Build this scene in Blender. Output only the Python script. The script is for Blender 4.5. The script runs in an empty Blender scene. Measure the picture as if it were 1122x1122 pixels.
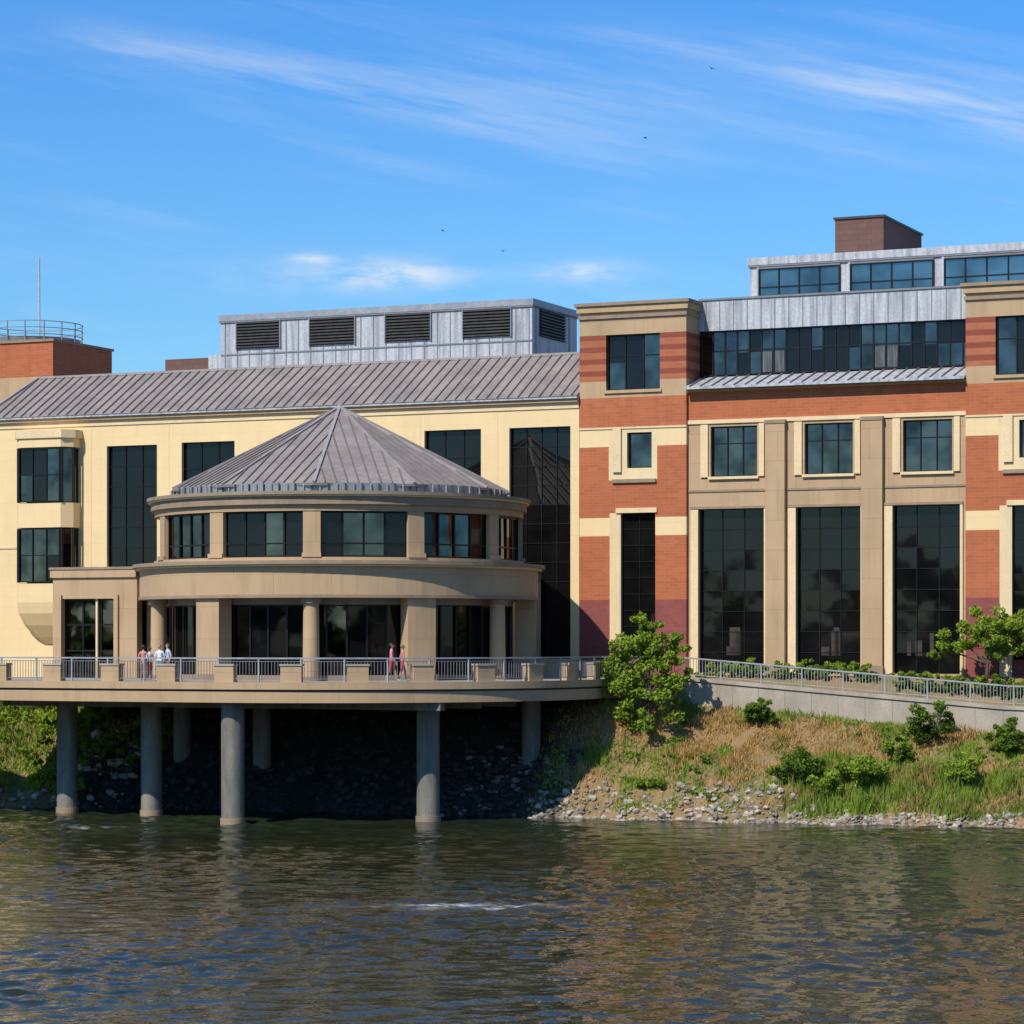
import bpy, bmesh, math, random
import numpy as np
from mathutils import Vector, Matrix, noise
random.seed(7); rng=np.random.default_rng(7)
R=math.radians
scene=bpy.context.scene
col=scene.collection
# ---------------------------------------------------------------- site frame
TH=R(24); C_,S_=math.cos(TH),math.sin(TH)
OX,OY=3.527,143.0           # facade corner (cream wing / brick wing)
EYE=9.0; F=3000.0
def fs(px,t=0.0):           # metres along the facade plane at set-back t
    q=(px-561)/F
    return (q*(OY+C_*t)-OX-S_*t)/(C_+S_*q)
def fz(px,py,t=0.0):        # height on that plane
    s=fs(px,t); Y=OY-S_*s+C_*t
    return EYE+(700-py)*Y/F
def W(s,t,z=0): return Vector((OX+C_*s+S_*t, OY-S_*s+C_*t, z))
ZW=0.6; DZ=7.05
CS,CT=-8.2,-11.3; CW=W(CS,CT)
# ---------------------------------------------------------------- materials
class NT:
    def __init__(s,name,world=False):
        if world: s.m=name
        else:
            s.m=bpy.data.materials.new(name); 
        s.m.use_nodes=True; s.n=s.m.node_tree.nodes; s.l=s.m.node_tree.links; s.n.clear()
    def node(s,t,**k):
        n=s.n.new(t)
        for a,b in k.items(): setattr(n,a,b)
        return n
    def link(s,a,b): s.l.new(a,b)
    def val(s,sock,v):
        if hasattr(v,'is_output'): s.l.new(v,sock)
        else: sock.default_value=v
    def math(s,op,a,b=0.0,c=0.0,clamp=False):
        n=s.n.new('ShaderNodeMath'); n.operation=op; n.use_clamp=clamp
        s.val(n.inputs[0],a); s.val(n.inputs[1],b); s.val(n.inputs[2],c); return n.outputs[0]
    def mix(s,f,a,b,bt='MIX'):
        n=s.n.new('ShaderNodeMix'); n.data_type='RGBA'; n.blend_type=bt; n.clamp_factor=True
        s.val(n.inputs[0],f)
        for i,v in ((6,a),(7,b)):
            if hasattr(v,'is_output'): s.l.new(v,n.inputs[i])
            else: n.inputs[i].default_value=(*v[:3],1)
        return n.outputs[2]
    def coord(s,scale=(1,1,1),rot=(0,0,0)):
        tc=s.node('ShaderNodeTexCoord'); mp=s.node('ShaderNodeMapping')
        mp.inputs['Scale'].default_value=scale; mp.inputs['Rotation'].default_value=rot
        s.link(tc.outputs['Object'],mp.inputs[0]); return mp.outputs[0]
    def noise(s,vec,scale=1,detail=2,rough=.55):
        n=s.node('ShaderNodeTexNoise'); s.link(vec,n.inputs['Vector'])
        n.inputs['Scale'].default_value=scale; n.inputs['Detail'].default_value=detail; n.inputs['Roughness'].default_value=rough
        return n.outputs['Fac']
    def ramp(s,f,lo,hi):
        n=s.node('ShaderNodeMapRange'); s.link(f,n.inputs[0]); n.inputs[1].default_value=lo; n.inputs[2].default_value=hi
        return n.outputs[0]
    def pbr(s,colr,rough=.8,metal=0,spec=.5,bump=None,bs=.3,bd=.02):
        p=s.node('ShaderNodeBsdfPrincipled'); o=s.node('ShaderNodeOutputMaterial')
        if hasattr(colr,'is_output'): s.link(colr,p.inputs['Base Color'])
        else: p.inputs['Base Color'].default_value=(*colr,1)
        s.val(p.inputs['Roughness'],rough); s.val(p.inputs['Metallic'],metal)
        p.inputs['Specular IOR Level'].default_value=spec
        if bump is not None:
            b=s.node('ShaderNodeBump'); b.inputs['Strength'].default_value=bs; b.inputs['Distance'].default_value=bd
            s.link(bump,b.inputs['Height']); s.link(b.outputs[0],p.inputs['Normal'])
        s.link(p.outputs[0],o.inputs[0]); s.p=p; return s.m
def dk(c,f): return tuple(x*f for x in c)
def masonry(name,c1,c2,mortar,bw,bh,ms=.02,stripe=None,stain=.25,rough=.85):
    t=NT(name); tc=t.node('ShaderNodeTexCoord'); sp=t.node('ShaderNodeSeparateXYZ'); t.link(tc.outputs['Object'],sp.inputs[0])
    cb=t.node('ShaderNodeCombineXYZ'); t.link(t.math('ADD',sp.outputs[0],sp.outputs[1]),cb.inputs[0]); t.link(sp.outputs[2],cb.inputs[1])
    b=t.node('ShaderNodeTexBrick'); t.link(cb.outputs[0],b.inputs['Vector'])
    b.inputs['Color1'].default_value=(*c1,1); b.inputs['Color2'].default_value=(*c2,1); b.inputs['Mortar'].default_value=(*mortar,1)
    b.inputs['Scale'].default_value=1; b.inputs['Mortar Size'].default_value=ms; b.inputs['Brick Width'].default_value=bw; b.inputs['Row Height'].default_value=bh
    b.inputs['Mortar Smooth'].default_value=.3
    c=b.outputs['Color']
    if stripe:
        f=t.math('GREATER_THAN',t.math('FRACT',t.math('MULTIPLY',sp.outputs[2],1/stripe[0])),.55)
        c=t.mix(f,c,stripe[1],'MULTIPLY')
    v=t.coord(); n=t.noise(v,.35,3); n2=t.noise(t.coord((1.6,1.6,.22)),1.2,3,.6)
    c=t.mix(t.math('MULTIPLY',t.ramp(n,.42,.7),stain),c,dk(c1,.62))
    c=t.mix(t.math('MULTIPLY',t.ramp(n2,.5,.75),stain),c,dk(c1,.5))
    return t.pbr(c,rough)
def noisy(name,c1,c2,scale=1.5,stretch=(1,1,1),rough=.8,metal=0,bs=.2,bd=.02,lo=.35,hi=.68,fine=None,spec=.5):
    t=NT(name); n=t.noise(t.coord(stretch),scale,4,.6); c=t.mix(t.ramp(n,lo,hi),c1,c2)
    m=t.noise(t.coord(),fine or 14,2,.6); c=t.mix(t.math('MULTIPLY',t.ramp(m,.4,.7),.3),c,dk(c2,.55))
    return t.pbr(c,rough,metal,spec)
M={}
M['cream']=masonry('cream_block',(.75,.55,.28),(.765,.563,.289),(.70,.51,.26),1.2,.6,.014,stain=.13)
M['creamtrim']=noisy('cream_trim',(.77,.585,.32),(.67,.50,.28),1.2,(1,1,.3))
M['tan']=masonry('tan_precast',(.44,.295,.16),(.47,.315,.17),(.32,.21,.12),2.4,1.5,.014,stain=.32)
M['tandark']=noisy('tan_precast_dark',(.33,.235,.145),(.24,.17,.11),.9,(1,1,.35))
M['brick']=masonry('orange_brick',(.46,.122,.037),(.38,.097,.032),(.38,.165,.085),.5,.16,.014,stain=.28)
M['brickstripe']=masonry('striped_brick',(.42,.125,.05),(.37,.10,.04),(.33,.15,.09),.5,.16,.014,(.62,(.60,.42,.45)))
M['purple']=masonry('purple_brick',(.27,.065,.05),(.22,.05,.045),(.21,.08,.06),.5,.16,.014)
M['brown']=masonry('brown_brick',(.15,.075,.055),(.13,.065,.05),(.10,.05,.04),.5,.3,.014)
M['roof']=noisy('standing_seam_roof',(.30,.25,.215),(.205,.168,.15),.7,(1,1,.4),.6,.0,fine=5,spec=.25)
M['seam']=noisy('roof_seam',(.22,.185,.165),(.155,.135,.12),2,rough=.5)
M['seamlt']=noisy('roof_hip_cap',(.36,.315,.28),(.28,.245,.22),2,rough=.5)
M['galv']=noisy('galvanised_panel',(.50,.50,.50),(.27,.275,.29),1.5,(2.6,2.6,.16),.5,.1,lo=.42,hi=.66,fine=6)
M['galvtop']=noisy('galvanised_coping',(.36,.365,.37),(.25,.26,.27),1.5,rough=.45,metal=.2)
M['galvline']=noisy('panel_joint',(.22,.225,.24),(.17,.17,.19),1)
M['frame']=noisy('bronze_frame',(.014,.012,.011),(.009,.008,.007),3,rough=.4,spec=.25)
M['framegrey']=noisy('grey_frame',(.30,.31,.31),(.24,.25,.25),3,rough=.4,metal=.3)
M['louver']=noisy('louver_blade',(.05,.045,.04),(.025,.025,.022),3,rough=.5)
M['conc']=noisy('concrete',(.44,.37,.275),(.29,.245,.185),.8,(1,1,.4))
M['pillar']=noisy('pillar_concrete',(.25,.225,.175),(.12,.11,.088),1.1,(1.5,1.5,.3))
M['steel']=noisy('painted_steel',(.40,.41,.415),(.30,.31,.315),2,rough=.5,metal=.3)
M['baluster']=noisy('baluster_steel',(.24,.245,.245),(.17,.175,.175),2,rough=.5,metal=.3)
M['dark']=noisy('interior_dark',(.02,.018,.016),(.012,.012,.011),1)
M['soffit']=noisy('soffit',(.28,.24,.19),(.22,.19,.15),1)
M['paving']=noisy('paving',(.35,.31,.26),(.28,.25,.21),1)
def glass(name,base,metal,rough=.03,lo=.35,hi=.7,c2=None,sc=.5,spec=.5):
    t=NT(name); n=t.noise(t.coord(),sc,2)
    c=t.mix(t.ramp(n,lo,hi),base,c2 or dk(base,.45))
    w=t.noise(t.coord(),.8,1)
    return t.pbr(c,rough,metal,spec,bump=w,bs=.06,bd=.05)
M['glass']=glass('dark_glass',(.007,.007,.007),0,spec=.32)
M['glassr']=glass('reflective_glass',(.13,.125,.115),1,.02,c2=(.045,.045,.045),sc=.8)
M['glassb']=glass('blue_glass',(.16,.235,.25),.8,.05)
M['curtain']=noisy('curtain_behind_glass',(.16,.155,.135),(.06,.058,.052),2,(6,6,.4),.3,lo=.3,hi=.6)
M['warmpatch']=noisy('interior_warm_patch',(.05,.032,.018),(.015,.012,.01),2,(1,1,2),.6)  # dim warm brown patches set just in front of the lower window glass
# ---------------------------------------------------------------- mesh builder
class MB:
    def __init__(s): s.v=[];s.f=[];s.m=[];s.mats=[]
    def mi(s,k):
        if k not in s.mats: s.mats.append(k)
        return s.mats.index(k)
    def poly(s,pts,k):
        b=len(s.v); s.v+= [tuple(p) for p in pts]; s.f.append(tuple(range(b,b+len(pts)))); s.m.append(s.mi(k))
    def hexa(s,p,k):
        b=len(s.v); s.v+=[tuple(x) for x in p]; i=s.mi(k)
        for q in ((0,3,2,1),(4,5,6,7),(0,1,5,4),(1,2,6,5),(2,3,7,6),(3,0,4,7)):
            s.f.append(tuple(b+j for j in q)); s.m.append(i)
    def box(s,x0,x1,y0,y1,z0,z1,k):
        s.hexa([(x0,y0,z0),(x1,y0,z0),(x1,y1,z0),(x0,y1,z0),(x0,y0,z1),(x1,y0,z1),(x1,y1,z1),(x0,y1,z1)],k)
    def beam(s,p0,p1,w,h,k,up=(0,0,1)):
        p0=Vector(p0);p1=Vector(p1);d=(p1-p0).normalized(); u=Vector(up)
        if abs(d.dot(u))>.98: u=Vector((0,1,0))
        a=d.cross(u).normalized(); b=a.cross(d).normalized(); a*=w/2; b*=h/2
        s.hexa([p0-a-b,p0+a-b,p0+a+b,p0-a+b,p1-a-b,p1+a-b,p1+a+b,p1-a+b],k)
    def ring(s,cx,cy,r0,r1,z0,z1,k,a0=0,a1=360,n=96):
        full=abs(a1-a0)>=359.9; 
        P=lambda r,a,z:(cx+r*math.sin(a),cy-r*math.cos(a),z)
        for i in range(n):
            a=R(a0+(a1-a0)*i/n); b=R(a0+(a1-a0)*(i+1)/n)
            s.poly([P(r1,a,z0),P(r1,b,z0),P(r1,b,z1),P(r1,a,z1)],k)
            s.poly([P(r0,a,z1),P(r1,a,z1),P(r1,b,z1),P(r0,b,z1)],k)
            s.poly([P(r0,a,z0),P(r0,b,z0),P(r1,b,z0),P(r1,a,z0)],k)
            s.poly([P(r0,b,z0),P(r0,a,z0),P(r0,a,z1),P(r0,b,z1)],k)
        if not full:
            for aa in (R(a0),R(a1)): s.poly([P(r0,aa,z0),P(r1,aa,z0),P(r1,aa,z1),P(r0,aa,z1)],k)
    def cyl(s,cx,cy,r0,r1,z0,z1,k,n=20):
        for i in range(n):
            a=2*math.pi*i/n;b=2*math.pi*(i+1)/n
            s.poly([(cx+r0*math.cos(a),cy+r0*math.sin(a),z0),(cx+r0*math.cos(b),cy+r0*math.sin(b),z0),(cx+r1*math.cos(b),cy+r1*math.sin(b),z1),(cx+r1*math.cos(a),cy+r1*math.sin(a),z1)],k)
        s.poly([(cx+r1*math.cos(2*math.pi*i/n),cy+r1*math.sin(2*math.pi*i/n),z1) for i in range(n)],k)
    def panes(s,fn,nx,nz,k,tilt=.004,alt=None):
        for i in range(nx):
            for j in range(nz):
                a,b,c=[random.uniform(-tilt,tilt) for _ in range(3)]
                kk=k
                if alt and random.random()<alt[1]: kk=alt[0]
                s.poly([fn(i/nx,j/nz,a),fn((i+1)/nx,j/nz,b),fn((i+1)/nx,(j+1)/nz,c+b-a),fn(i/nx,(j+1)/nz,c)],kk)
    def window(s,s0,s1,z0,z1,t,nx,nz,k='glass',fr='frame',w=.07,dep=.3,rows=None,alt=None):
        g=t+dep
        s.panes(lambda u,v,d:(s0+(s1-s0)*u,g+d,z0+(z1-z0)*v),nx,nz,k,alt=alt)
        s.box(s0,s0+w,g-.1,g+.06,z0,z1,fr); s.box(s1-w,s1,g-.1,g+.06,z0,z1,fr)
        s.box(s0+w,s1-w,g-.1,g+.06,z0,z0+w,fr); s.box(s0+w,s1-w,g-.1,g+.06,z1-w,z1,fr)
        for i in range(1,nx):
            x=s0+(s1-s0)*i/nx; s.box(x-w/2,x+w/2,g-.06,g+.05,z0+w,z1-w,fr)
        for zz in (rows if rows is not None else [j/nz for j in range(1,nz)]):
            x=z0+(z1-z0)*zz; s.box(s0+w,s1-w,g-.04,g+.04,x-w/2,x+w/2,fr)
    def wall(s,s0,s1,z0,z1,t0,t1,matfn,ops,sb=(),zb=()):
        xs={s0,s1,*[x for x in sb if s0<x<s1]}; zs={z0,z1,*[z for z in zb if z0<z<z1]}
        for o in ops: 
            xs|={min(max(o[0],s0),s1),min(max(o[1],s0),s1)}; zs|={min(max(o[2],z0),z1),min(max(o[3],z0),z1)}
        xs=sorted(xs); zs=sorted(zs)
        for i in range(len(xs)-1):
            for j in range(len(zs)-1):
                if xs[i+1]-xs[i]<1e-5 or zs[j+1]-zs[j]<1e-5: continue
                x=(xs[i]+xs[i+1])/2; z=(zs[j]+zs[j+1])/2
                if any(o[0]<x<o[1] and o[2]<z<o[3] for o in ops): continue
                s.box(xs[i],xs[i+1],t0,t1,zs[j],zs[j+1],matfn(x,z))
    def make(s,name,parent=None,smooth=False):
        me=bpy.data.meshes.new(name); me.from_pydata(s.v,[],s.f)
        for k in s.mats: me.materials.append(M[k] if isinstance(k,str) else k)
        me.polygons.foreach_set('material_index',s.m)
        if smooth: me.polygons.foreach_set('use_smooth',[True]*len(s.f))
        me.update(); ob=bpy.data.objects.new(name,me); col.objects.link(ob)
        if parent: ob.parent=parent
        return ob
def empty(name,loc=(OX,OY,0),rot=-TH,parent=None):
    e=bpy.data.objects.new(name,None); col.objects.link(e); e.location=loc; e.rotation_euler=(0,0,rot); e.empty_display_size=.5
    if parent: e.parent=parent
    return e
# ================================================================ MUSEUM
mus=empty('museum_building')
GB=5.5
# ---- cream wing
b=MB()
sL=fs(-12); zE=fz(635,434)
w=[(fs(117),fs(172),fz(145,622),fz(145,488)),(fs(199),fs(257),8.2,fz(228,484)),(fs(465),fs(527),8.2,fz(496,471)),(fs(558),fs(625),fz(590,722),fz(590,468))]
zc=fz(635,447)
b.wall(sL,-.02,GB,zc,0,.5,lambda x,z:'cream',w)
b.box(sL-.05,-.03,-.06,.5,zc,zc+.32,'creamtrim')
b.box(sL-.2,-.03,-.22,.5,zc+.32,zE-.12,'tan')
b.box(sL-.3,-.03,-.34,.5,zE-.12,zE+.02,'galv')
for px in (100,185,545,460): 
    x=fs(px); b.box(x-.03,x+.03,-.012,.1,GB,zc-.01,'creamtrim')
zz=fz(590,592)
b.box(sL,fs(20),-.05,.1,zz,zz+.12,'creamtrim')
for (a,c,z0,z1) in w: b.box(a-.08,c+.08,-.07,.3,z0-.14,z0-.003,'creamtrim')
b.box(sL,-.02,24,24.5,GB,zc,'cream'); b.box(sL,sL+.5,.5,24,GB,zE,'cream')
b.make('cream_wall',mus)
b=MB()
b.window(*w[0][:4],0,3,6,w=.05); b.window(*w[1],0,3,8,w=.05); b.window(*w[2],0,3,8,w=.05); b.window(*w[3],0,4,12,w=.05)
b.box(sL+.6,-.1,3,3.1,GB,zE-.3,'dark')
b.make('cream_wing_windows',mus)
# roof
b=MB(); zT=fz(635,388,4.2); sT=fs(42,4.2); tE=-.38
b.poly([(sL-.35,tE,zE),(-.02,tE,zE),(-.02,4.2,zT),(sT,4.2,zT)],'roof')
b.poly([(sL-.35,tE,zE),(sT,4.2,zT),(sT,20,zT),(sL-.35,24.5,zE)],'roof')
b.poly([(sT,4.2,zT),(-.02,4.2,zT),(-.02,24.5,zT),(sT,20,zT)],'roof')
b.poly([(-.02,tE,zE),(-.02,24,zE),(-.02,24.5,zT),(-.02,4.2,zT)],'roof')
x=-.3
sl=(zT-zE)/(4.2-tE)
while x>sL-.2:
    tt=4.2 if x>sT else tE+(x-(sL-.35))/(sT-sL+.35)*(4.2-tE)
    b.beam((x,tE,zE+.04),(x,tt,zE+(tt-tE)*sl+.04),.05,.09,'seam'); x-=.61
b.beam((sL-.35,tE,zE+.05),(sT,4.2,zT+.05),.2,.12,'seamlt'); b.box(sT,-.02,4.12,4.35,zT-.02,zT+.12,'seamlt')
b.make('cream_wing_roof',mus)
# ---- galvanised penthouse
b=MB(); t0=6; a0,a1=fs(242,t0),fs(583,t0); zt=fz(583,327,t0); dep=6.4
b.box(a0,a1,t0,t0+dep,zT-.1,zt-.45,'galv'); b.box(a0-.08,a1+.08,t0-.08,t0+dep+.08,zt-.45,zt-.36,'galvline'); b.box(a0-.1,a1+.1,t0-.1,t0+dep+.1,zt-.36,zt,'galvtop')
def louver(b,x0,x1,z0,z1,t,n=9):
    b.box(x0,x1,t-.03,t-.005,z0,z1,'dark')
    b.box(x0-.06,x0,t-.12,t-.004,z0-.06,z1+.06,'framegrey'); b.box(x1,x1+.06,t-.12,t-.004,z0-.06,z1+.06,'framegrey')
    for i in range(n):
        z=z0+(z1-z0)*(i+.2)/n; b.hexa([(x0,t-.14,z),(x1,t-.14,z),(x1,t-.04,z+.1),(x0,t-.04,z+.1),(x0,t-.14,z+.03),(x1,t-.14,z+.03),(x1,t-.04,z+.13),(x0,t-.04,z+.13)],'louver')
zl1=fz(534,338,t0); zl0=fz(534,369,t0)
for p0,p1 in ((260,307),(340,389),(423,472),(508,560)): louver(b,fs(p0,t0),fs(p1,t0),zl0,zl1,t0)
x=a0+.3
while x<a1:
    if not any(fs(p0,t0)-.2<x<fs(p1,t0)+.2 for p0,p1 in ((260,307),(340,389),(423,472),(508,560))): b.box(x-.025,x+.025,t0-.03,t0,zT,zt-.46,'galvline')
    else: b.box(x-.025,x+.025,t0-.03,t0,zT,zl0-.1,'galvline')
    x+=.8
b.box(a0,a1,t0-.04,t0-.001,zl0-.35,zl0-.27,'galvline')
for i in range(9):
    z=zl0+(zl1-zl0)*(i+.2)/9; b.box(a1+.02,a1+.12,t0+1,t0+4.6,z,z+.05,'louver')
b.box(a1+.002,a1+.02,t0+1,t0+4.6,zl0,zl1,'dark')
for y in (t0+.5,t0+5.2): b.box(a1,a1+.03,y,y+.05,zT,zt-.46,'galvline')
x0,x1=fs(181,8),fs(228,8); b.box(x0,x1,8,11,zT-.2,fz(205,393,8),'brown'); b.box(x1+.01,fs(243,8),8,10,zT-.2,fz(235,389,8),'galv')
b.make('roof_penthouse',mus)
# ---- brick wing towers
tw=fs(752)
def z69(py): return fz(690,py)
def tower(s0,name):
    b=MB(); X=lambda px: s0+fs(px)*1.0
    e=s0+tw
    A=(X(664),X(723),z69(427),z69(366)); B=(X(687),X(714),z69(513),z69(474)); D=(X(680),X(718),z69(722),z69(562))
    ops=[A,B,D]
    def mf(x,z):
        if z>z69(366): return 'tan'
        if z>z69(417): return 'brickstripe'
        if z>z69(435): return 'tan'
        if z>z69(469): return 'brick'
        if X(667)<x<X(720) and z>z69(526): return 'creamtrim'
        if z>z69(489): return 'cream'
        if X(668)<x<X(680) and z<z69(562): return 'creamtrim'
        if z>z69(567): return 'brick'
        if z>z69(587): return 'cream'
        if z>z69(657): return 'brick'
        return 'purple'
    zb=[z69(p) for p in (366,417,435,469,489,526,562,567,587,657)]
    b.wall(s0,e,GB,z69(341),0,.5,mf,ops,[X(667),X(668),X(720),X(680)],zb)
    b.box(s0-.06,e+.06,-.1,4.1,z69(348),z69(344)-.01,'tandark')
    b.box(s0-.12,e+.12,-.14,4.14,z69(341),z69(334),'tan'); b.box(s0-.22,e+.22,-.24,4.24,z69(334),z69(330.5),'tandark')
    b.box(A[0]-.1,A[1]+.1,-.1,.3,A[2]-.16,A[2]-.003,'tan'); b.box(B[0]-.8,B[1]+.25,-.12,.3,z69(529),z69(525),'tandark')
    b.box(s0-.02,e+.02,-.05,.3,z69(469)-.03,z69(469)+.06,'creamtrim')
    b.box(X(672),X(681),-.12,.02,B[2]-.2,B[3]+.25,'creamtrim')
    b.box(D[0]-.25,D[1]+.1,-.08,.3,D[3],D[3]+.25,'creamtrim')
    for xa,xb in ((s0,s0+.5),(e-.5,e)):
        for za,zb2,mm in ((GB,z69(469),'brick'),(z69(469),z69(435),'brick'),(z69(435),z69(417),'tan'),(z69(417),z69(366),'brickstripe'),(z69(366),z69(341),'tan')):
            b.box(xa,xb,.5,4,za,zb2,mm)
    b.box(s0+.5,e-.5,3.5,4,GB,z69(341),'tan'); b.box(s0+.4,e-.4,.4,3.6,z69(345),z69(342),'roof')
    b.window(*A,0,3,2,'glass',rows=[.62],alt=('glassr',.25)); b.window(*B,0,1,1,'glassr'); b.window(*D,0,2,9,w=.04)
    b.box(s0+.6,e-.6,1.6,1.7,GB,z69(350),'dark')
    return b.make(name,mus)
tower(0,'brick_tower_west'); s2=fs(1058); tower(s2,'brick_tower_east')
# ---- bay between / beyond
def z90(py): return fz(905,py)
def bay(s0,s1,name,shift=0):
    b=MB(); T=.22; X=lambda px: fs(px)+shift
    lows=[(764,836),(871,942),(977,1051)]; ups=[(777,828),(880,933),(988,1042)]
    zl0,zl1=z90(738),z90(555); zu0,zu1=z90(519),z90(463)
    ops=[(X(p),X(q),zl0,zl1) for p,q in lows]+[(X(p),X(q),zu0,zu1) for p,q in ups]
    mf=lambda x,z:'brick' if z>z90(457) else 'tan'
    b.wall(s0,s1,GB,z90(423),T,T+.45,mf,ops,zb=[z90(457)])
    b.box(s0,s1,T-.08,T,z90(457)-.12,z90(457)+.08,'creamtrim')
    b.box(s0,s1,T-.14,T,z90(424),z90(421),'tan')
    for p,q in lows:
        b.box(X(p)-.42,X(p)-.003,T-.1,T+.3,zl0,zl1,'creamtrim'); b.box(X(q)+.003,X(q)+.14,T-.1,T+.3,zl0,zl1,'creamtrim')
        b.box(X(p)-.42,X(q)+.14,T-.13,T+.05,zl1+.003,zl1+.13,'tandark')
        b.window(X(p),X(q),zl0,zl1,T,3,8,dep=.35,w=.04)
        for k in range(3):
            xx=X(p)+.3+random.uniform(0,2); b.box(xx,xx+random.uniform(.2,.6),T+.325,T+.335,zl0+.9,zl0+.9+random.uniform(.4,1.5),'warmpatch')
    for p,q in ups:
        b.box(X(p)-.52,X(p)-.12,T-.1,T,zu0-.02,zu1+.1,'creamtrim'); b.box(X(q)+.12,X(q)+.40,T-.1,T,zu0-.02,zu1+.1,'creamtrim')
        b.box(X(p)-.10,X(q)+.10,T-.14,T+.2,zu0-.14,zu0-.003,'creamtrim')
        b.window(X(p),X(q),zu0,zu1,T,3,3,'glassr',dep=.3,w=.06,rows=[.66])
    for p,q in ((839,860),(944,967)):
        b.box(X(p),X(q),T-.3,T-.001,GB,z90(459),'tan')
        b.box(X(p)-.04,X(q)+.04,T-.34,T-.001,z90(462),z90(458),'tandark')
        b.box(X(p)-.05,X(q)+.05,T-.36,T-.001,GB,z90(729),'tandark')
    b.box(s0,s1,T-.05,T-.001,z90(536),z90(533.5),'tandark')
    zr0,zr1=z90(421),fz(905,408,2)
    b.hexa([(s0,-.35,zr0-.02),(s1,-.35,zr0-.02),(s1,2.05,zr1-.1),(s0,2.05,zr1-.1),(s0,-.35,zr0+.1),(s1,-.35,zr0+.1),(s1,2.05,zr1),(s0,2.05,zr1)],'galv')
    n=int((s1-s0)/.6)
    for i in range(n):
        x=s0+.3+i*.6; b.beam((x,-.36,zr0+.13),(x,2.0,zr1+.03),.05,.07,'seam')
    y0,y1=fz(905,407,2),fz(905,357,2)
    bays=22; b.window(s0+.05,s1,y0,y1,2,bays,2,'glass',dep=.1,w=.07,rows=[.55],alt=('glassr',.4))
    wx=(s1-s0)/bays
    for i in (5,6,14,15): b.box(s0+wx*i+.1,s0+wx*(i+1)-.05,2.06,2.075,y0+.1,y0+(y1-y0)*.5,'curtain')
    ztop=fz(905,323,2)
    b.box(s0,s1,1.85,2.5,y1,ztop,'galv'); b.box(s0,s1,1.78,2.5,ztop,ztop+.1,'galvline')
    x=s0+.4
    while x<s1: b.box(x-.02,x+.02,1.825,1.85,y1,ztop,'galvline'); x+=.75
    b.box(s0,s1,2.5,22,ztop-.3,ztop-.05,'roof'); b.box(s0,s1,4.5,4.6,GB,y1,'dark'); b.box(s0,s1,22,22.4,GB,ztop,'brick')
    return b.make(name,mus)
bay(tw+.002,s2-.002,'brick_bay')
bay(s2+tw+.002,s2+tw+(s2-tw)-.002,'brick_bay_east',s2)
s3=s2*2; tower(s3,'brick_tower_far')
b=MB(); b.box(s3+tw-.5,s3+tw,4.01,22,GB,24.8,'brick'); b.box(0,.45,4.01,22.4,GB,24.8,'brick'); b.box(s3,s3+tw,22,22.4,GB,24.8,'brick')
for q in (0,s2,s3): b.box(q+.5,q+tw-.5,4.01,22,24.2,24.6,'roof')
b.make('brick_end_walls',mus)
# ---- upper penthouse
b=MB(); t0=7; x0=fs(822,t0); x1=s3-4; zt=fz(1000,272.5,t0); zb=z90(340)
b.box(x0,x1,t0,t0+9,zb,zt-.5,'galv'); b.box(x0-.1,x1+.1,t0-.1,t0+9.1,zt-.5,zt-.4,'galvline'); b.box(x0-.12,x1+.12,t0-.12,t0+9.12,zt-.4,zt,'galv')
zw1=fz(976,287,t0); zw0=fz(976,318,t0)
xa=fs(832,t0); wd=fs(921,t0)-xa; gp=fs(931,t0)-fs(921,t0)
while xa+wd<x1:
    b.window(xa,xa+wd,zw0,zw1,t0-.15,4,2,'glassb','frame',.07,.08,rows=[.33]); 
    b.box(xa-.12,xa,t0-.12,t0-.001,zw0-.1,zw1+.1,'galv'); b.box(xa,xa+wd,t0-.14,t0-.001,zw0-.1,zw0,'galv'); b.box(xa,xa+wd,t0-.14,t0-.001,zw1,zw1+.08,'galvline')
    xa+=wd+gp+.05
t1=11; c0,c1=fs(915,t1),fs(968,t1); zz=fz(968,237.5,t1)
b.box(c0,c1,t1,t1+7.6,zt-.6,zz,'brown'); b.box(c0-.08,c1+.08,t1-.08,t1+7.68,zz,zz+.12,'louver')
b.make('upper_penthouse',mus)
# ---- oriel bay at left
b=MB()
o0=fs(19,-1.3); o1=fs(68,-1.3)
def P(x): return fz(45,x,-1.3)
win=[(P(550),P(491)),(P(638),P(579))]
def orielslab(z0,z1,k,ex=0):
    a,c=o0-ex,o1+ex; y=-1.3-ex
    pts=[(a-.4-ex*.3,0),(a-.4-ex*.3,-.75),(a+.1,y),(c-.1,y),(c+.4+ex*.3,-.75),(c+.4+ex*.3,0)]
    n=len(pts)
    for i in range(n-1):
        p,q=pts[i],pts[i+1]; b.poly([(*p,z0),(*q,z0),(*q,z1),(*p,z1)],k)
    b.poly([(*p,z1) for p in pts],k); b.poly([(*p,z0) for p in pts[::-1]],k)
orielslab(P(578),P(551),'cream'); orielslab(P(490),P(480),'cream'); orielslab(P(480),P(471),'creamtrim',.1); orielslab(P(660),P(639),'cream')
for z0,z1 in win:
    orielslab(z0,z1,'glassr',-.12); 
    b.window(o0+.12,o1-.12,z0,z1,-1.42,3,2,'glassr',dep=.15,w=.06,alt=('glass',.5))
    for x in (o0-.38,o1+.3): b.box(x,x+.1,-.78,-.68,z0,z1,'frame')
    for x in (o0-.02,o1-.1): b.box(x,x+.12,-1.32,-1.2,z0,z1,'frame')
top=[(o0-.4,0),(o0-.4,-.75),(o0+.1,-1.3),(o1-.1,-1.3),(o1+.4,-.75),(o1+.4,0)]
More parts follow.
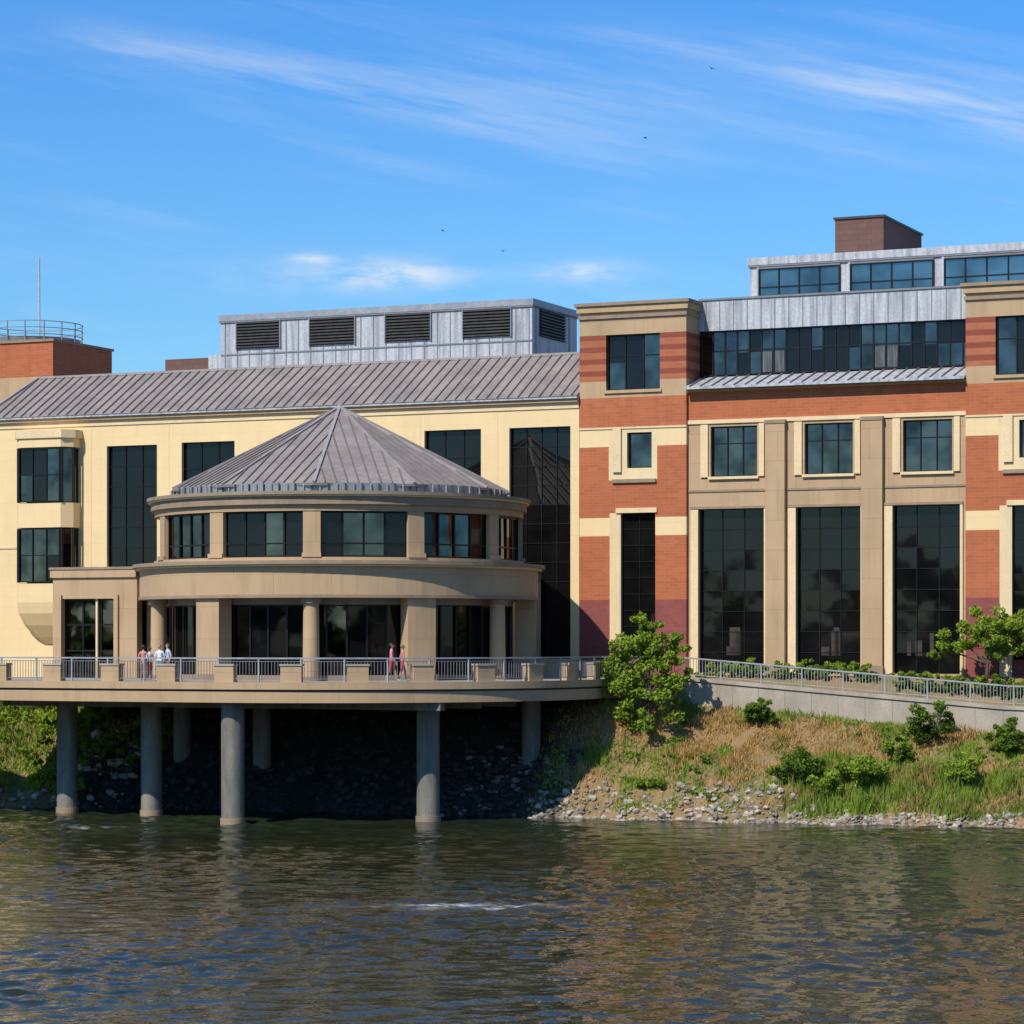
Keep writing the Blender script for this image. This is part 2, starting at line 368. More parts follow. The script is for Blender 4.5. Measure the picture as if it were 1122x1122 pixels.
lev=[(P(660),1,1),(P(672),.97,.9),(P(685),.85,.65),(P(698),.62,.3),(P(706),.4,.05)]
mx=(o0+o1)/2+.4
for (za,fa,ga),(zb2,fb,gb) in zip(lev[:-1],lev[1:]):
    for i in range(5):
        p,q=top[i],top[i+1]
        f=lambda r,ff,gg,z:(mx+(r[0]-mx)*ff,r[1]*gg-.001,z)
        b.poly([f(p,fb,gb,zb2),f(q,fb,gb,zb2),f(q,fa,ga,za),f(p,fa,ga,za)],'cream')
b.make('oriel_bay',mus)
# ---- low wing left of hip
b=MB(); b.box(-70,sL-.01,3,22,GB,18.5,'cream'); b.box(-70,sL-.01,2.8,22.2,18.5,19,'tan')
for i in range(6):
    xx=sL-5-i*5.5; b.window(xx,xx+2.6,9,16.5,2.98,3,6,dep=-.06)
b.make('low_wing',mus)
# ---- entrance block + link
b=MB(); t0=-15.5; e0=fs(58,t0); e1=fs(150,t0)
zt=fz(100,624,t0); zw=fz(100,656,t0); wa,wb=fs(68,t0),fs(127,t0)
b.wall(e0,e1,DZ,zt-.4,t0,t0+.5,lambda x,z:'tan',[(wa,wb,DZ,zw)])
b.box(e0-.1,e1,t0-.12,t0+6,zt-.4,zt,'tan'); b.box(e0-.14,e1,t0-.17,t0+6.05,zt,zt+.12,'tandark')
b.box(e0,e0+.5,t0+.5,-.01,DZ,zt-.4,'tan'); b.box(e0+.5,CS+6,t0+6,-.01,zt-.5,zt-.05,'roof')
b.window(wa,wb,DZ+.05,zw,t0,3,3,'glassr',dep=.35,w=.09,fr='frame')
b.box(fs(103,t0),fs(105,t0),t0+.15,t0+.3,DZ,zw,'creamtrim')
for p in (66,128): b.box(fs(p,t0)-.12,fs(p,t0)+.12,t0-.12,t0-.001,DZ,zw+.2,'tan')
b.box(CS+5.4,CS+6,-6,-.01,DZ,zt-.4,'tan'); b.box(e0+.6,CS+5,-5,-4.9,DZ,zt-.6,'dark')
b.make('entrance_block',mus)
# ---- rotunda
rot=empty('rotunda',(0,0,0),0,None)
mus_m=Matrix.Translation((OX,OY,0))@Matrix.Rotation(-TH,4,'Z')
rot.parent=mus; rot.matrix_parent_inverse=mus_m.inverted(); rot.location=(CW.x,CW.y,0)
def PA(r,a,z): return Vector((r*math.sin(R(a)),-r*math.cos(R(a)),z))
ang=[-4.6+31.4*k for k in range(-4,5)]
b=MB()
b.ring(0,0,7,9.85,11.05,12.35,'tan'); b.ring(0,0,7,10.05,12.35,12.45,'creamtrim'); b.ring(0,0,7,10.2,12.45,12.62,'tandark')
b.ring(0,0,7,9.9,10.9,11.05,'tandark')
b.ring(0,0,8.7,9.15,12.62,12.80,'tan'); b.ring(0,0,8.7,9.12,14.95,15.25,'tan')
b.ring(0,0,8.3,9.3,15.25,15.62,'tandark'); b.ring(0,0,8.2,9.42,15.62,15.70,'creamtrim'); b.ring(0,0,8.2,9.5,15.70,15.86,'tandark')
for i,a in enumerate(ang):
    h=2.6; b.ring(0,0,8.6,9.08,12.8,14.95,'tan',a-h,a+h,3); b.ring(0,0,9.08,9.2,12.8,13.0,'tan',a-h-.2,a+h+.2,3)
for i,a in enumerate([-4.6+31.4*k for k in range(-3,4)]):
    k=i-3
    if k%2==0:
        p=PA(9.25,a,0); b.cyl(p.x,p.y,.40,.36,DZ,10.9,'tan',24); b.cyl(p.x,p.y,.5,.5,DZ-.01,DZ+.2,'tandark',24); b.cyl(p.x,p.y,.48,.48,10.65,10.899,'tandark',24)
    else:
        b.ring(0,0,8.75,9.72,DZ,10.9,'tan',a-4.2,a+4.2,4); b.ring(0,0,8.7,9.8,DZ-.01,DZ+.3,'tandark',a-4.5,a+4.5,4)
b.ring(0,0,8.9,9.7,DZ,10.9,'tan',-112,-97,5)
b.ring(0,0,8.6,8.9,DZ,DZ+.25,'tandark')
b.ring(0,0,8.3,8.6,DZ+3.55,10.9,'soffit')
b.make('rotunda_walls',rot)
b=MB()
for a,c in zip(ang[:-1],ang[1:]):
    a+=2.6;c-=2.6
    pa=PA(8.8,a,0);pc=PA(8.8,c,0)
    f=lambda u,v,d:(pa.x+(pc.x-pa.x)*u+ (pa.x+pc.x)*.06*d,pa.y+(pc.y-pa.y)*u+(pa.y+pc.y)*.06*d,12.8+2.15*v)
    b.panes(f,4,1,'glassr',.018,alt=('glass',.4))
    for i in range(5):
        q=pa.lerp(pc,i/4); q=q*1.005; b.beam((q.x,q.y,12.8),(q.x,q.y,14.95),.07,.09,'frame',up=tuple((pc-pa).normalized()))
    for z in (12.86,13.45,14.9):
        b.beam((pa.x*1.005,pa.y*1.005,z),(pc.x*1.005,pc.y*1.005,z),.08,.07,'frame')
for i in range(36):
    a=-113.5+i*6.28; c=a+6.28
    pa=PA(8.5,a,0);pc=PA(8.5,c,0)
    f=lambda u,v,d:(pa.x+(pc.x-pa.x)*u+(pa.x+pc.x)*.06*d,pa.y+(pc.y-pa.y)*u+(pa.y+pc.y)*.06*d,DZ+.25+3.3*v)
    b.panes(f,1,1,'glass',.02,alt=('glassr',.15))
    q=pa*1.008; b.beam((q.x,q.y,DZ),(q.x,q.y,10.6),.07,.09,'frame',up=tuple((pc-pa).normalized()))
    for z in (DZ+1.0,10.55): b.beam((pa.x*1.006,pa.y*1.006,z),(pc.x*1.006,pc.y*1.006,z),.06,.06,'frame')
b.ring(0,0,2.8,3,DZ,15,'dark',n=24)
b.make('rotunda_windows',rot)
b=MB()
fa=[-4.6+32.7273*k for k in range(11)]
Rr=8.45; ze=16.28; za=20.5
b.ring(0,0,7.9,8.25,15.86,16.3,'framegrey',n=66)
for i in range(66*2):
    p=PA(8.3,i*360/132,15.86); b.beam(p,p+Vector((0,0,.42)),.06,.06,'galvtop' if i%2 else 'louver')
for a in fa:
    c=a+32.7273
    pa,pc=PA(Rr,a,ze),PA(Rr,c,ze); ap=Vector((0,0,za))
    b.poly([pa,pc,ap],'roof'); b.poly([pa*1,pc*1,pc-Vector((0,0,.12)),pa-Vector((0,0,.12))],'seam')
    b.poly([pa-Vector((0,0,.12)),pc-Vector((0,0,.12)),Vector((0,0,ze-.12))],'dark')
    b.beam(pa+Vector((0,0,.04)),ap+Vector((0,0,.04)),.14,.10,'seamlt')
    mid=(pa+pc)/2; ns=9
    for j in range(1,ns):
        u=j/ns; p=pa.lerp(pc,u)
        q=p+(ap-mid)*(1-abs(2*u-1))*1.0
        b.beam(p+Vector((0,0,.03)),q+Vector((0,0,.03)),.045,.08,'seam')
b.cyl(0,0,.32,.08,za-.12,za+.12,'seamlt',12)
b.make('rotunda_roof',rot)
# ================================================================ left background building
bb=empty('brick_building')
b=MB(); t0=10; x1=fs(58,t0); x0=x1-9; zt=fz(58,371,t0); zm=fz(58,412,t0)
b.box(x0,x1,t0,t0+6.7,GB,zm,'tan'); b.box(x0,x1,t0,t0+6.7,zm,zt-.15,'brick'); b.box(x0-.1,x1+.1,t0-.1,t0+6.8,zt-.15,zt,'tandark')
b.make('walls',bb)
b=MB(); hx,hy=fs(38,t0+3.3),t0+3.3
for zz in (zt+.5,zt+.9,zt+1.3):
    for i in range(32):
        a,c=2*math.pi*i/32,2*math.pi*(i+1)/32
        b.beam((hx+3*math.cos(a),hy+3*math.sin(a),zz),(hx+3*math.cos(c),hy+3*math.sin(c),zz),.05,.05,'framegrey')
for i in range(16):
    a=2*math.pi*i/16; b.beam((hx+3*math.cos(a),hy+3*math.sin(a),zt),(hx+3*math.cos(a),hy+3*math.sin(a),zt+1.3),.06,.06,'framegrey')
b.cyl(hx,hy,2.8,2.9,zt-.001,zt+.35,'framegrey',32)
b.make('roof_platform_railing',bb)
b=MB(); b.cyl(fs(43,t0+3),t0+3,.08,.05,zt,fz(43,282,t0+3),'galv',8); b.make('antenna',bb)
# ================================================================ terrain
def interp(x,pts):
    xs,ys=zip(*pts); return np.interp(x,xs,ys)
SH=[(-80,-20),(-24,-18),(-13.4,-15),(0,-13.9),(6.4,-13.6),(16,-13.0),(26,-12.1),(80,-12)]
def tsh(s): return interp(s,SH)+.35*np.sin(s*1.3)+.25*np.sin(s*2.9+1)
def ttop(s): return interp(s,[(-60,-11),(-20,-9.5),(5,-8),(8,-5.15),(100,-5.15)])
def zpath(s): return interp(s,[(7,7.0),(24,5.65),(40,5.4),(100,5.4)])
def ztop(s): return interp(s,[(-60,6.2),(5,6.1),(8,5.85),(24,4.55),(40,4.3),(100,4.3)])
def H(s,t):
    a,bq=tsh(s),ttop(s); zt=ztop(s)
    if t<-138: 
        u=min(1,(-138-t)/12); return -2+7*u
    if t<a: return max(-2.5,ZW-(a-t)*.3)
    if t<=bq:
        u=(t-a)/(bq-a); z=ZW+(zt-ZW)*(u**.85)
        n=noise.noise(Vector((s*.45,t*.45,0)))*.45+noise.noise(Vector((s*1.5,t*1.5,3)))*.18
        return z+n*min(1,6*u*(1-u)+.1)
    if s<6: return 6.1
    k=min(1,(s-6)/2)
    zp=zpath(s)
    if t<-3: z=zp
    elif t<0: z=zp+(7.15-zp)*min(1,(t+3)/1.6)
    else: z=7.15
    return 6.1+(z-6.1)*k
sarr=np.concatenate([[-3000,-800,-300,-120,-80],np.arange(-60,60,.6),[70,90,150,400,1000,3000]])
tarr=np.concatenate([[-3000,-600,-220,-160,-150,-144,-138.1,-100,-40],np.arange(-24,-5.4,.4),[-5.17,-5.13,-4.6,-4,-3.4,-3,-2.5,-2,-1.5,-1,0,5,40,200,800,3000]])
vs=[(s,t,H(s,t)) for s in sarr for t in tarr]; nt=len(tarr)
fc=[(i*nt+j,(i+1)*nt+j,(i+1)*nt+j+1,i*nt+j+1) for i in range(len(sarr)-1) for j in range(nt-1)]
t=NT('bank_ground'); v=t.coord()
c=t.mix(t.ramp(t.noise(v,.35,4),.45,.65),(.24,.15,.06),(.09,.11,.03)); c=t.mix(t.ramp(t.noise(v,2.5,4),.45,.7),c,(.25,.17,.08))
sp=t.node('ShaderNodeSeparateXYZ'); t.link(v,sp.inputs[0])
deckshade=t.math('MULTIPLY',t.ramp(sp.outputs[0],-23,-20),t.ramp(sp.outputs[0],5.5,2.5))   # shade under the deck, painted into the ground colour
c=t.mix(deckshade,c,(.020,.017,.012))
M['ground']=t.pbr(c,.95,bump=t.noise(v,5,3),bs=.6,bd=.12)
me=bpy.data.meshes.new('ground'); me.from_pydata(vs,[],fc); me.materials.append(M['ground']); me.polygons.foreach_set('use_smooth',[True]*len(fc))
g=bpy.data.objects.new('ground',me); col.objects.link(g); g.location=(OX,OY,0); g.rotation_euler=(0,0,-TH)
# water: real wavelets in the reach in front of the building
t=NT('river_water'); tc=t.node('ShaderNodeTexCoord'); v=tc.outputs['Object']
n3=t.noise(t.coord((.8,1.2,1)),3.2,2,.6)
big=t.noise(t.coord((.5,.9,1)),.05,3); mid=t.noise(t.coord((.35,.8,1)),.35,3)
c=t.mix(t.ramp(big,.4,.62),(.020,.027,.012),(.038,.034,.015))
c=t.mix(t.math('MULTIPLY',t.ramp(mid,.45,.7),.5),c,(.012,.014,.007))
sp=t.node('ShaderNodeSeparateXYZ'); t.link(v,sp.inputs[0])
def gauss(x,c0,w):
    d=t.math('DIVIDE',t.math('SUBTRACT',x,c0),w); return t.math('POWER',2.718,t.math('MULTIPLY',t.math('MULTIPLY',d,d),-1))
fo=t.math('MULTIPLY',gauss(sp.outputs[0],-1.4,2.3),gauss(sp.outputs[1],86.0,.7))
fo2=t.math('MULTIPLY',gauss(sp.outputs[0],-18.5,1.0),gauss(sp.outputs[1],122.0,.5))
fo=t.math('ADD',t.math('MULTIPLY',fo,1.3),t.math('MULTIPLY',fo2,.5))
fm=t.math('MULTIPLY',fo,t.ramp(t.noise(t.coord((.7,1.3,1)),2.6,4,.7),.42,.6),clamp=True)
c=t.mix(fm,c,(.55,.57,.57))
M['water']=t.pbr(c,t.math('ADD',t.math('MULTIPLY',fm,.5),.06),bump=n3,bs=1.0,bd=.024,spec=.30)
t.p.inputs['IOR'].default_value=1.33
st=.15; X=np.arange(-30,30+st/2,st); Yv=np.arange(55,140,st); gx,gy=np.meshgrid(X,Yv,indexing='ij')
zz=np.zeros_like(gx); r2=np.random.default_rng(3)
NW=64
for i in range(NW):
    lam=.55*(3.6/.55)**r2.random(); kk=2*math.pi/lam; th=R(90)+r2.normal(0,.85); sl=.215*math.sqrt(2/NW)*(1.2 if lam<1.5 else .62)
    kx,ky=kk*math.cos(th),kk*math.sin(th); wob=.9*np.sin(gx*r2.uniform(.1,.5)+gy*r2.uniform(-.4,.4)+r2.random()*6)
    zz+=sl/kk*np.sin(kx*gx+ky*gy+r2.random()*6.28+wob)*(.6+.6*np.sin(gx*r2.uniform(.05,.45)+r2.random()*6)*np.sin(gy*r2.uniform(.05,.4)+r2.random()*6))
env=.8+.3*np.sin(gx*.13+1)*np.sin(gy*.09)+.25*np.sin(gx*.31-gy*.2)
edge=np.minimum.reduce([gx-gx.min(),gx.max()-gx,gy-gy.min(),gy.max()-gy]); zz*=np.clip(edge/3,0,1)*env
nx_,ny_=gx.shape; V=np.stack([gx,gy,ZW+zz],-1).reshape(-1,3)
ii,jj=np.meshgrid(np.arange(nx_-1),np.arange(ny_-1),indexing='ij'); a=(ii*ny_+jj).ravel(); FQ=np.stack([a,a+ny_,a+ny_+1,a+1],1)
xa,xb,ya,yb=gx.min(),gx.max(),gy.min(),gy.max(); nb=len(V)
ext=np.array([(-2500,-800),(2500,-800),(2500,170),(-2500,170),(xa,ya),(xb,ya),(xb,yb),(xa,yb)],float); V=np.concatenate([V,np.concatenate([ext,np.full((8,1),ZW)],1)])
FQ=np.concatenate([FQ,nb+np.array([(0,1,5,4),(1,2,6,5),(2,3,7,6),(3,0,4,7)])])
me=bpy.data.meshes.new('river_water'); me.vertices.add(len(V)); me.vertices.foreach_set('co',V.ravel().astype(np.float32))
me.loops.add(FQ.size); me.loops.foreach_set('vertex_index',FQ.ravel().astype(np.int32)); me.polygons.add(len(FQ))
me.polygons.foreach_set('loop_start',(np.arange(len(FQ))*4).astype(np.int32)); me.polygons.foreach_set('loop_total',np.full(len(FQ),4,np.int32)); me.polygons.foreach_set('use_smooth',np.ones(len(FQ),bool))
me.materials.append(M['water']); me.update(calc_edges=True); col.objects.link(bpy.data.objects.new('river_water',me))
# ================================================================ deck
dk_=empty('observation_deck')
def arc(r,a0,a1,n): return [(CS+r*math.cos(R(a0+(a1-a0)*i/n)),CT+r*math.sin(R(a0+(a1-a0)*i/n))) for i in range(n+1)]
def outline(r):
    e=r-13.4
    return [(-60,CT-r),(-24,CT-r)]+arc(r,-90,12,60)+[(6.8+e*.5,-6.0-abs(e)*.0),(7.6,-5.2)]
def slab(b,r,z0,z1,k):
    o=outline(r); back=[(7.6,-.02),(CS-13,-.02),(-24,-14),(-24,CT-r+4.2),(-60,CT-r+4.2)]
    p=o+back; n=len(p)
    for i in range(n):
        q,w_=p[i],p[(i+1)%n]; b.poly([(*q,z0),(*w_,z0),(*w_,z1),(*q,z1)],k)
    b.poly([(*q,z1) for q in p],'paving' if z1>7 else k); b.poly([(*q,z0) for q in p[::-1]],k)
b=MB(); slab(b,13.4,6.72,DZ,'tan'); slab(b,13.22,6.62,6.72,'louver'); slab(b,13.3,6.12,6.62,'tan'); 
b.make('deck_slab',dk_)
b=MB()
for (x,y,r,zb) in ((-18.6,-19.8,.5,-2),(-13.8,-19.9,.5,-2),(-7.35,-23.4,.53,-2),(.15,-18.5,.53,-2),(-28,-22,.5,-2),(-38,-22,.5,-2)):
    b.cyl(x,y,r,r,zb,6.13,'pillar',28); b.cyl(x,y,r+.05,r+.05,zb,ZW+.25,'tandark',28)
for px,tt in ((582,-11.2),(200,-13.2),(287,-13.2)):
    b.cyl(fs(px,tt),tt,.45,.45,0,6.13,'pillar',24)
for y in (-20,-16,-12): b.box(-22,1.6,y-.25,y+.25,5.75,6.119,'pillar')
b.make('deck_pillars',dk_,False)
b=MB(); path=[Vector((*p,0)) for p in outline(13.15)]
def railing(b,path,zf,blocks=True,sp=.14,h=1.07,top='steel',bw=.022,bal='baluster'):
    acc=0; nb=0; nextb=.9
    d=0
    for p,q in zip(path[:-1],path[1:]):
        L=(q-p).length; dr=(q-p)/L
        z0,z1=zf(p.x),zf(q.x)
        b.beam((p.x,p.y,z0+h),(q.x,q.y,z1+h),.09,.07,top); b.beam((p.x,p.y,z0+.93),(q.x,q.y,z1+.93),.04,.03,bal)
        b.beam((p.x,p.y,z0+.14),(q.x,q.y,z1+.14),.04,.03,bal)
        while acc<=d+L:
            u=acc-d; x=p+dr*u; z=z0+(z1-z0)*u/L
            nb+=1
            if nb%13==0: b.beam((x.x,x.y,z-.02),(x.x,x.y,z+h),.07,.07,top)
            else: b.beam((x.x,x.y,z+.14),(x.x,x.y,z+.93),bw,bw,bal)
            if blocks and acc>nextb:
                nv=Vector((-dr.y,dr.x,0)); a=Vector((x.x,x.y,z+.36))+nv*.12
                b.beam(a-dr*.48,a+dr*.48,.42,.74,'tan'); b.beam(a-dr*.52+Vector((0,0,.41)),a+dr*.52+Vector((0,0,.41)),.5,.09,'conc'); nextb+=3.05
            acc+=sp
        d+=L
railing(b,path,lambda s:DZ+.004,sp=.15)
b.make('deck_railing',dk_)
b=MB()
n=40; xs=np.linspace(7.62,60,n)
for a,c in zip(xs[:-1],xs[1:]):
    za,zc_=zpath(a),zpath(c)
    b.hexa([(a,-5.3,1),(c,-5.3,1),(c,-4.85,1),(a,-4.85,1),(a,-5.3,za+.02),(c,-5.3,zc_+.02),(c,-4.85,zc_+.02),(a,-4.85,za+.02)],'conc')
    b.hexa([(a,-5.38,za+.02),(c,-5.38,zc_+.02),(c,-4.8,zc_+.02),(a,-4.8,za+.02),(a,-5.38,za+.2),(c,-5.38,zc_+.2),(c,-4.8,zc_+.2),(a,-4.8,za+.2)],'conc')
    b.hexa([(a,-4.8,za-.1),(c,-4.8,zc_-.1),(c,-3.0,zc_-.1),(a,-3.0,za-.1),(a,-4.8,za+.03),(c,-4.8,zc_+.03),(c,-3.0,zc_+.03),(a,-3.0,za+.03)],'paving')
    b.box(a-.012,a+.012,-5.308,-5.3,1,za,'tandark')
o=b.make('retaining_wall'); o.location=(OX,OY,0); o.rotation_euler=(0,0,-TH)
b=MB(); railing(b,[Vector((x,-5.05,0)) for x in np.linspace(7.7,60,30)],lambda s:float(zpath(s))+.18,blocks=False,sp=.16,bw=.025,h=.95,bal='steel')
o=b.make('ramp_railing'); o.location=(OX,OY,0); o.rotation_euler=(0,0,-TH)
# ================================================================ vegetation
def leafmat(name,c,tr=.35):
    t=NT(name); n=t.noise(t.coord(),1.6,2); cc=t.mix(t.ramp(n,.35,.65),c,dk(c,.65))
    d=t.node('ShaderNodeBsdfDiffuse'); t.link(cc,d.inputs['Color'])
    r=t.node('ShaderNodeBsdfTranslucent'); t.link(t.mix(1.0,cc,(1.1,1.15,.5),'MULTIPLY'),r.inputs[0])
    m=t.node('ShaderNodeMixShader'); m.inputs[0].default_value=tr; t.link(d.outputs[0],m.inputs[1]); t.link(r.outputs[0],m.inputs[2])
    o=t.node('ShaderNodeOutputMaterial'); t.link(m.outputs[0],o.inputs[0]); return t.m
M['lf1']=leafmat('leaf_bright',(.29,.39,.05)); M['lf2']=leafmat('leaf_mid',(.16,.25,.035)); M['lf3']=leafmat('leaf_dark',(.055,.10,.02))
M['gr1']=leafmat('grass_green',(.24,.33,.055),.25); M['gr2']=leafmat('grass_olive',(.18,.20,.045),.25)
M['dry']=leafmat('dry_grass',(.60,.36,.12),.2); M['dry2']=leafmat('straw_grass',(.42,.29,.11),.2)
M['bark']=noisy('bark',(.12,.09,.06),(.06,.045,.03),6,(1,1,.3))
class Fast:
    def __init__(s): s.V=[];s.Fn=[];s.Mi=[];s.n=0
    def add(s,V,k,mi):
        N=V.shape[0]; s.V.append(V.reshape(-1,3)); s.Fn.append((N,k)); s.Mi.append(np.broadcast_to(mi,(N,)).astype(np.int32))
    def make(s,name,mats,local=True,smooth=False):
        V=np.concatenate(s.V); me=bpy.data.meshes.new(name)
        me.vertices.add(len(V)); me.vertices.foreach_set('co',V.ravel().astype(np.float32))
        tot=np.concatenate([np.full(N,k) for N,k in s.Fn]); st=np.concatenate([[0],np.cumsum(tot)[:-1]])
        me.loops.add(len(V)); me.loops.foreach_set('vertex_index',np.arange(len(V),dtype=np.int32))
        me.polygons.add(len(tot)); me.polygons.foreach_set('loop_start',st.astype(np.int32)); me.polygons.foreach_set('loop_total',tot.astype(np.int32))
        me.polygons.foreach_set('material_index',np.concatenate(s.Mi))
        for m in mats: me.materials.append(M[m])
        me.update(calc_edges=True); me.validate()
        ob=bpy.data.objects.new(name,me); col.objects.link(ob)
        if local: ob.location=(OX,OY,0); ob.rotation_euler=(0,0,-TH)
        return ob
def leaves(centers,size):
    N=len(centers); nrm=rng.normal(size=(N,3)); nrm[:,2]+=.5; nrm[:,1]-=.35; nrm/=np.linalg.norm(nrm,axis=1)[:,None]
    a=np.cross(nrm,rng.normal(size=(N,3))); a/=np.linalg.norm(a,axis=1)[:,None]; bq=np.cross(nrm,a)
    sz=(size*rng.uniform(.6,1.3,N))[:,None]; a=a*sz; bq=bq*sz*.6
    return np.stack([centers-a,centers-bq*.9,centers+a,centers+bq*.9],1)
def crown(F_,c,rad,nclump,per,size,mis=(0,1,2),flat=1.0):
    c=np.array(c,float); rad=np.array(rad,float)
    d=rng.normal(size=(nclump,3)); d/=np.linalg.norm(d,axis=1)[:,None]; rr=rng.uniform(.25,1.0,nclump)**.6
    cc=c+d*rr[:,None]*rad*rng.uniform(.75,1.15,(nclump,1))
    for q in cc:
        cr=rng.uniform(.16,.34)*rad.mean(); n=int(per*rng.uniform(.6,1.4))
        p=rng.normal(size=(n,3)); p/=np.linalg.norm(p,axis=1)[:,None]; p=q+p*(rng.uniform(.2,1,n)**.5)[:,None]*cr*np.array([1,1,.75])
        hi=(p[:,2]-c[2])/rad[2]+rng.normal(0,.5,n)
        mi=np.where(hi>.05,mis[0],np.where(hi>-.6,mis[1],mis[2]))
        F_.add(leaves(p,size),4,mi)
def limb(b,p,q,r0,r1,k='bark',n=7):
    p=Vector(p);q=Vector(q); d=(q-p).normalized(); a=d.orthogonal().normalized(); c=d.cross(a)
    for i in range(n):
        u,w_=2*math.pi*i/n,2*math.pi*(i+1)/n
        A=a*math.cos(u)+c*math.sin(u);B=a*math.cos(w_)+c*math.sin(w_)
        b.poly([p+A*r0,p+B*r0,q+B*r1,q+A*r1],k)
def tree(name,s,t,z,h,tr,cs,nl=7,size=.12,mis=(0,1,2)):
    e=empty(name); b=MB(); base=Vector((s,t,z-.3)); fork=Vector((s+.1,t,z+h*.28))
    limb(b,base,fork,tr,tr*.75)
    f=Fast()
    for (dx,dy,dz,rx,ry,rz,nc,per) in cs:
        c=Vector((s+dx,t+dy,z+dz)); m=fork.lerp(c,.5)+Vector((random.uniform(-.2,.2),random.uniform(-.2,.2),.2))
        limb(b,fork,m,tr*.6,tr*.35); limb(b,m,c,tr*.35,tr*.12)
        for i in range(5):
            dd=Vector((random.uniform(-1,1)*rx,random.uniform(-1,1)*ry,random.uniform(-.3,1)*rz))*.8; limb(b,m.lerp(c,.6),c+dd,tr*.2,tr*.05,n=5)
        crown(f,c,(rx,ry,rz),nc,per,size,mis)
    b.make('trunk_and_limbs',e); o=f.make('foliage',['lf1','lf2','lf3'],False); o.parent=e
    return e
tA=-8.4; sA=fs(709,tA); zA=float(H(sA,tA))
k=fz(708,662,tA)-zA
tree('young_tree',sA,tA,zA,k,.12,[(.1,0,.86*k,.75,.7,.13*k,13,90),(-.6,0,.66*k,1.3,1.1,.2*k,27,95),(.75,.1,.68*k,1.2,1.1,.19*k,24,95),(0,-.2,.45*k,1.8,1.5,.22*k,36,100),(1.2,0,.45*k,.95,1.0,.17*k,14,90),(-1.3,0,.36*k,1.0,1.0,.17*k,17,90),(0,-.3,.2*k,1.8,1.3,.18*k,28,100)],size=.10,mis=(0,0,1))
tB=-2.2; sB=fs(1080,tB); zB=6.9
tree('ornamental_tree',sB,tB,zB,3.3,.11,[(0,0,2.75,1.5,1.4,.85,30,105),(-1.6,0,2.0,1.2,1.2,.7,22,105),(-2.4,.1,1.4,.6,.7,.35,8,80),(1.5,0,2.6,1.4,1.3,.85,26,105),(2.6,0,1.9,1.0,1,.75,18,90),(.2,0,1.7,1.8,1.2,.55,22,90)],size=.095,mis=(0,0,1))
def bush(name,px,t,top,wpx,mis=(1,1,2),ns=1.0):
    s=fs(px,t); z=float(H(s,t)); r=wpx*.0435/2; h=fz(px,top,t)-z
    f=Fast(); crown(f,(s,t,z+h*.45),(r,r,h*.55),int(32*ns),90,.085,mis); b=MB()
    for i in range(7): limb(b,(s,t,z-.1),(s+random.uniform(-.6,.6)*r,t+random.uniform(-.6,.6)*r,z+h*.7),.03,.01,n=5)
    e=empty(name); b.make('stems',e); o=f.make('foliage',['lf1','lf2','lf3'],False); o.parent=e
for a in ((875,-10.2,820,66,(1,2,2)),(1022,-6.6,766,56,(1,2,2)),(830,-7.0,764,36,(1,1,2)),(945,-10.5,828,62,(0,0,1),1.2),(715,-11.3,858,50,(0,0,1)),(1105,-7,788,40,(1,1,2)),(905,-11.3,846,40,(0,1,1)),(748,-9.6,842,34,(0,0,1)),(985,-8.2,804,34,(0,1,1)),(692,-9.6,830,36,(0,0,1)),(1060,-9.6,826,44,(0,0,1))): bush('bush',*a)
f=Fast()
for p0,p1,tt,hh in ((765,838,-1.7,.75),(848,958,-1.8,.95),(985,1140,-2.4,1.0)):
    x=fs(p0,tt)
    while x<fs(p1,tt):
        z=float(H(x,tt)); crown(f,(x,tt,z+hh*.45),(.5,.5,hh*.6*random.uniform(.7,1.2)),7,80,.08,(0,1,2)); x+=.34
x=fs(1150,-2.3)
while x<50: crown(f,(x,-2.3,7.2),(.6,.6,.45),5,60,.09,(0,1,2)); x+=.6
f.make('hedge',['lf1','lf2','lf3'])
def blades(f,n,s0,s1,t0,t1,hlo,hhi,pick,dens=None,wd=.05,lean=.35):
    s=rng.uniform(s0,s1,n); t=rng.uniform(t0,t1,n); keep=[]
    for i in range(n):
        a,bq=float(tsh(s[i])),float(ttop(s[i]))
        u=(t[i]-a)/(bq-a)
        keep.append(0.04<u<.99 and (dens is None or rng.random()<dens(s[i],u)))
    keep=np.array(keep); s=s[keep];t=t[keep]; n=len(s)
    z=np.array([H(x,y) for x,y in zip(s,t)])-.04
    u=np.array([(y-float(tsh(x)))/(float(ttop(x))-float(tsh(x))) for x,y in zip(s,t)])
    mi=np.array([pick(a,c) for a,c in zip(s,u)])
    pn=np.array([noise.noise(Vector((a*.7,c*.7,9))) for a,c in zip(s,t)])
    h=rng.uniform(hlo,hhi,n)*(1+pn*.9)
    th=rng.uniform(0,6.28,n); w_=wd*rng.uniform(.6,1.4,n)
    base=np.stack([s,t,z],1); dx=np.stack([np.cos(th)*w_,np.sin(th)*w_,0*w_],1); ln=np.stack([rng.normal(0,lean,n)*h,rng.normal(0,lean,n)*h,h],1)
    f.add(np.stack([base-dx,base+dx,base+ln],1),3,mi)
def pn2(s,u): return noise.noise(Vector((s*.45,u*3.5,1)))+.5*noise.noise(Vector((s*1.3,u*8,4)))
def pickR(s,u):
    g=pn2(s,u)*1.5+rng.normal(0,.12)
    if u>.4 and s<24: g-= .20*(1 if s<18 else .5)
    if s>16 and u<.6: g+=.28
    if u<.4: g+=.16
    if g>.26: return 0
    if g>.02: return 5
    if g>-.05: return 6
    return 3 if rng.random()<.65 else 4
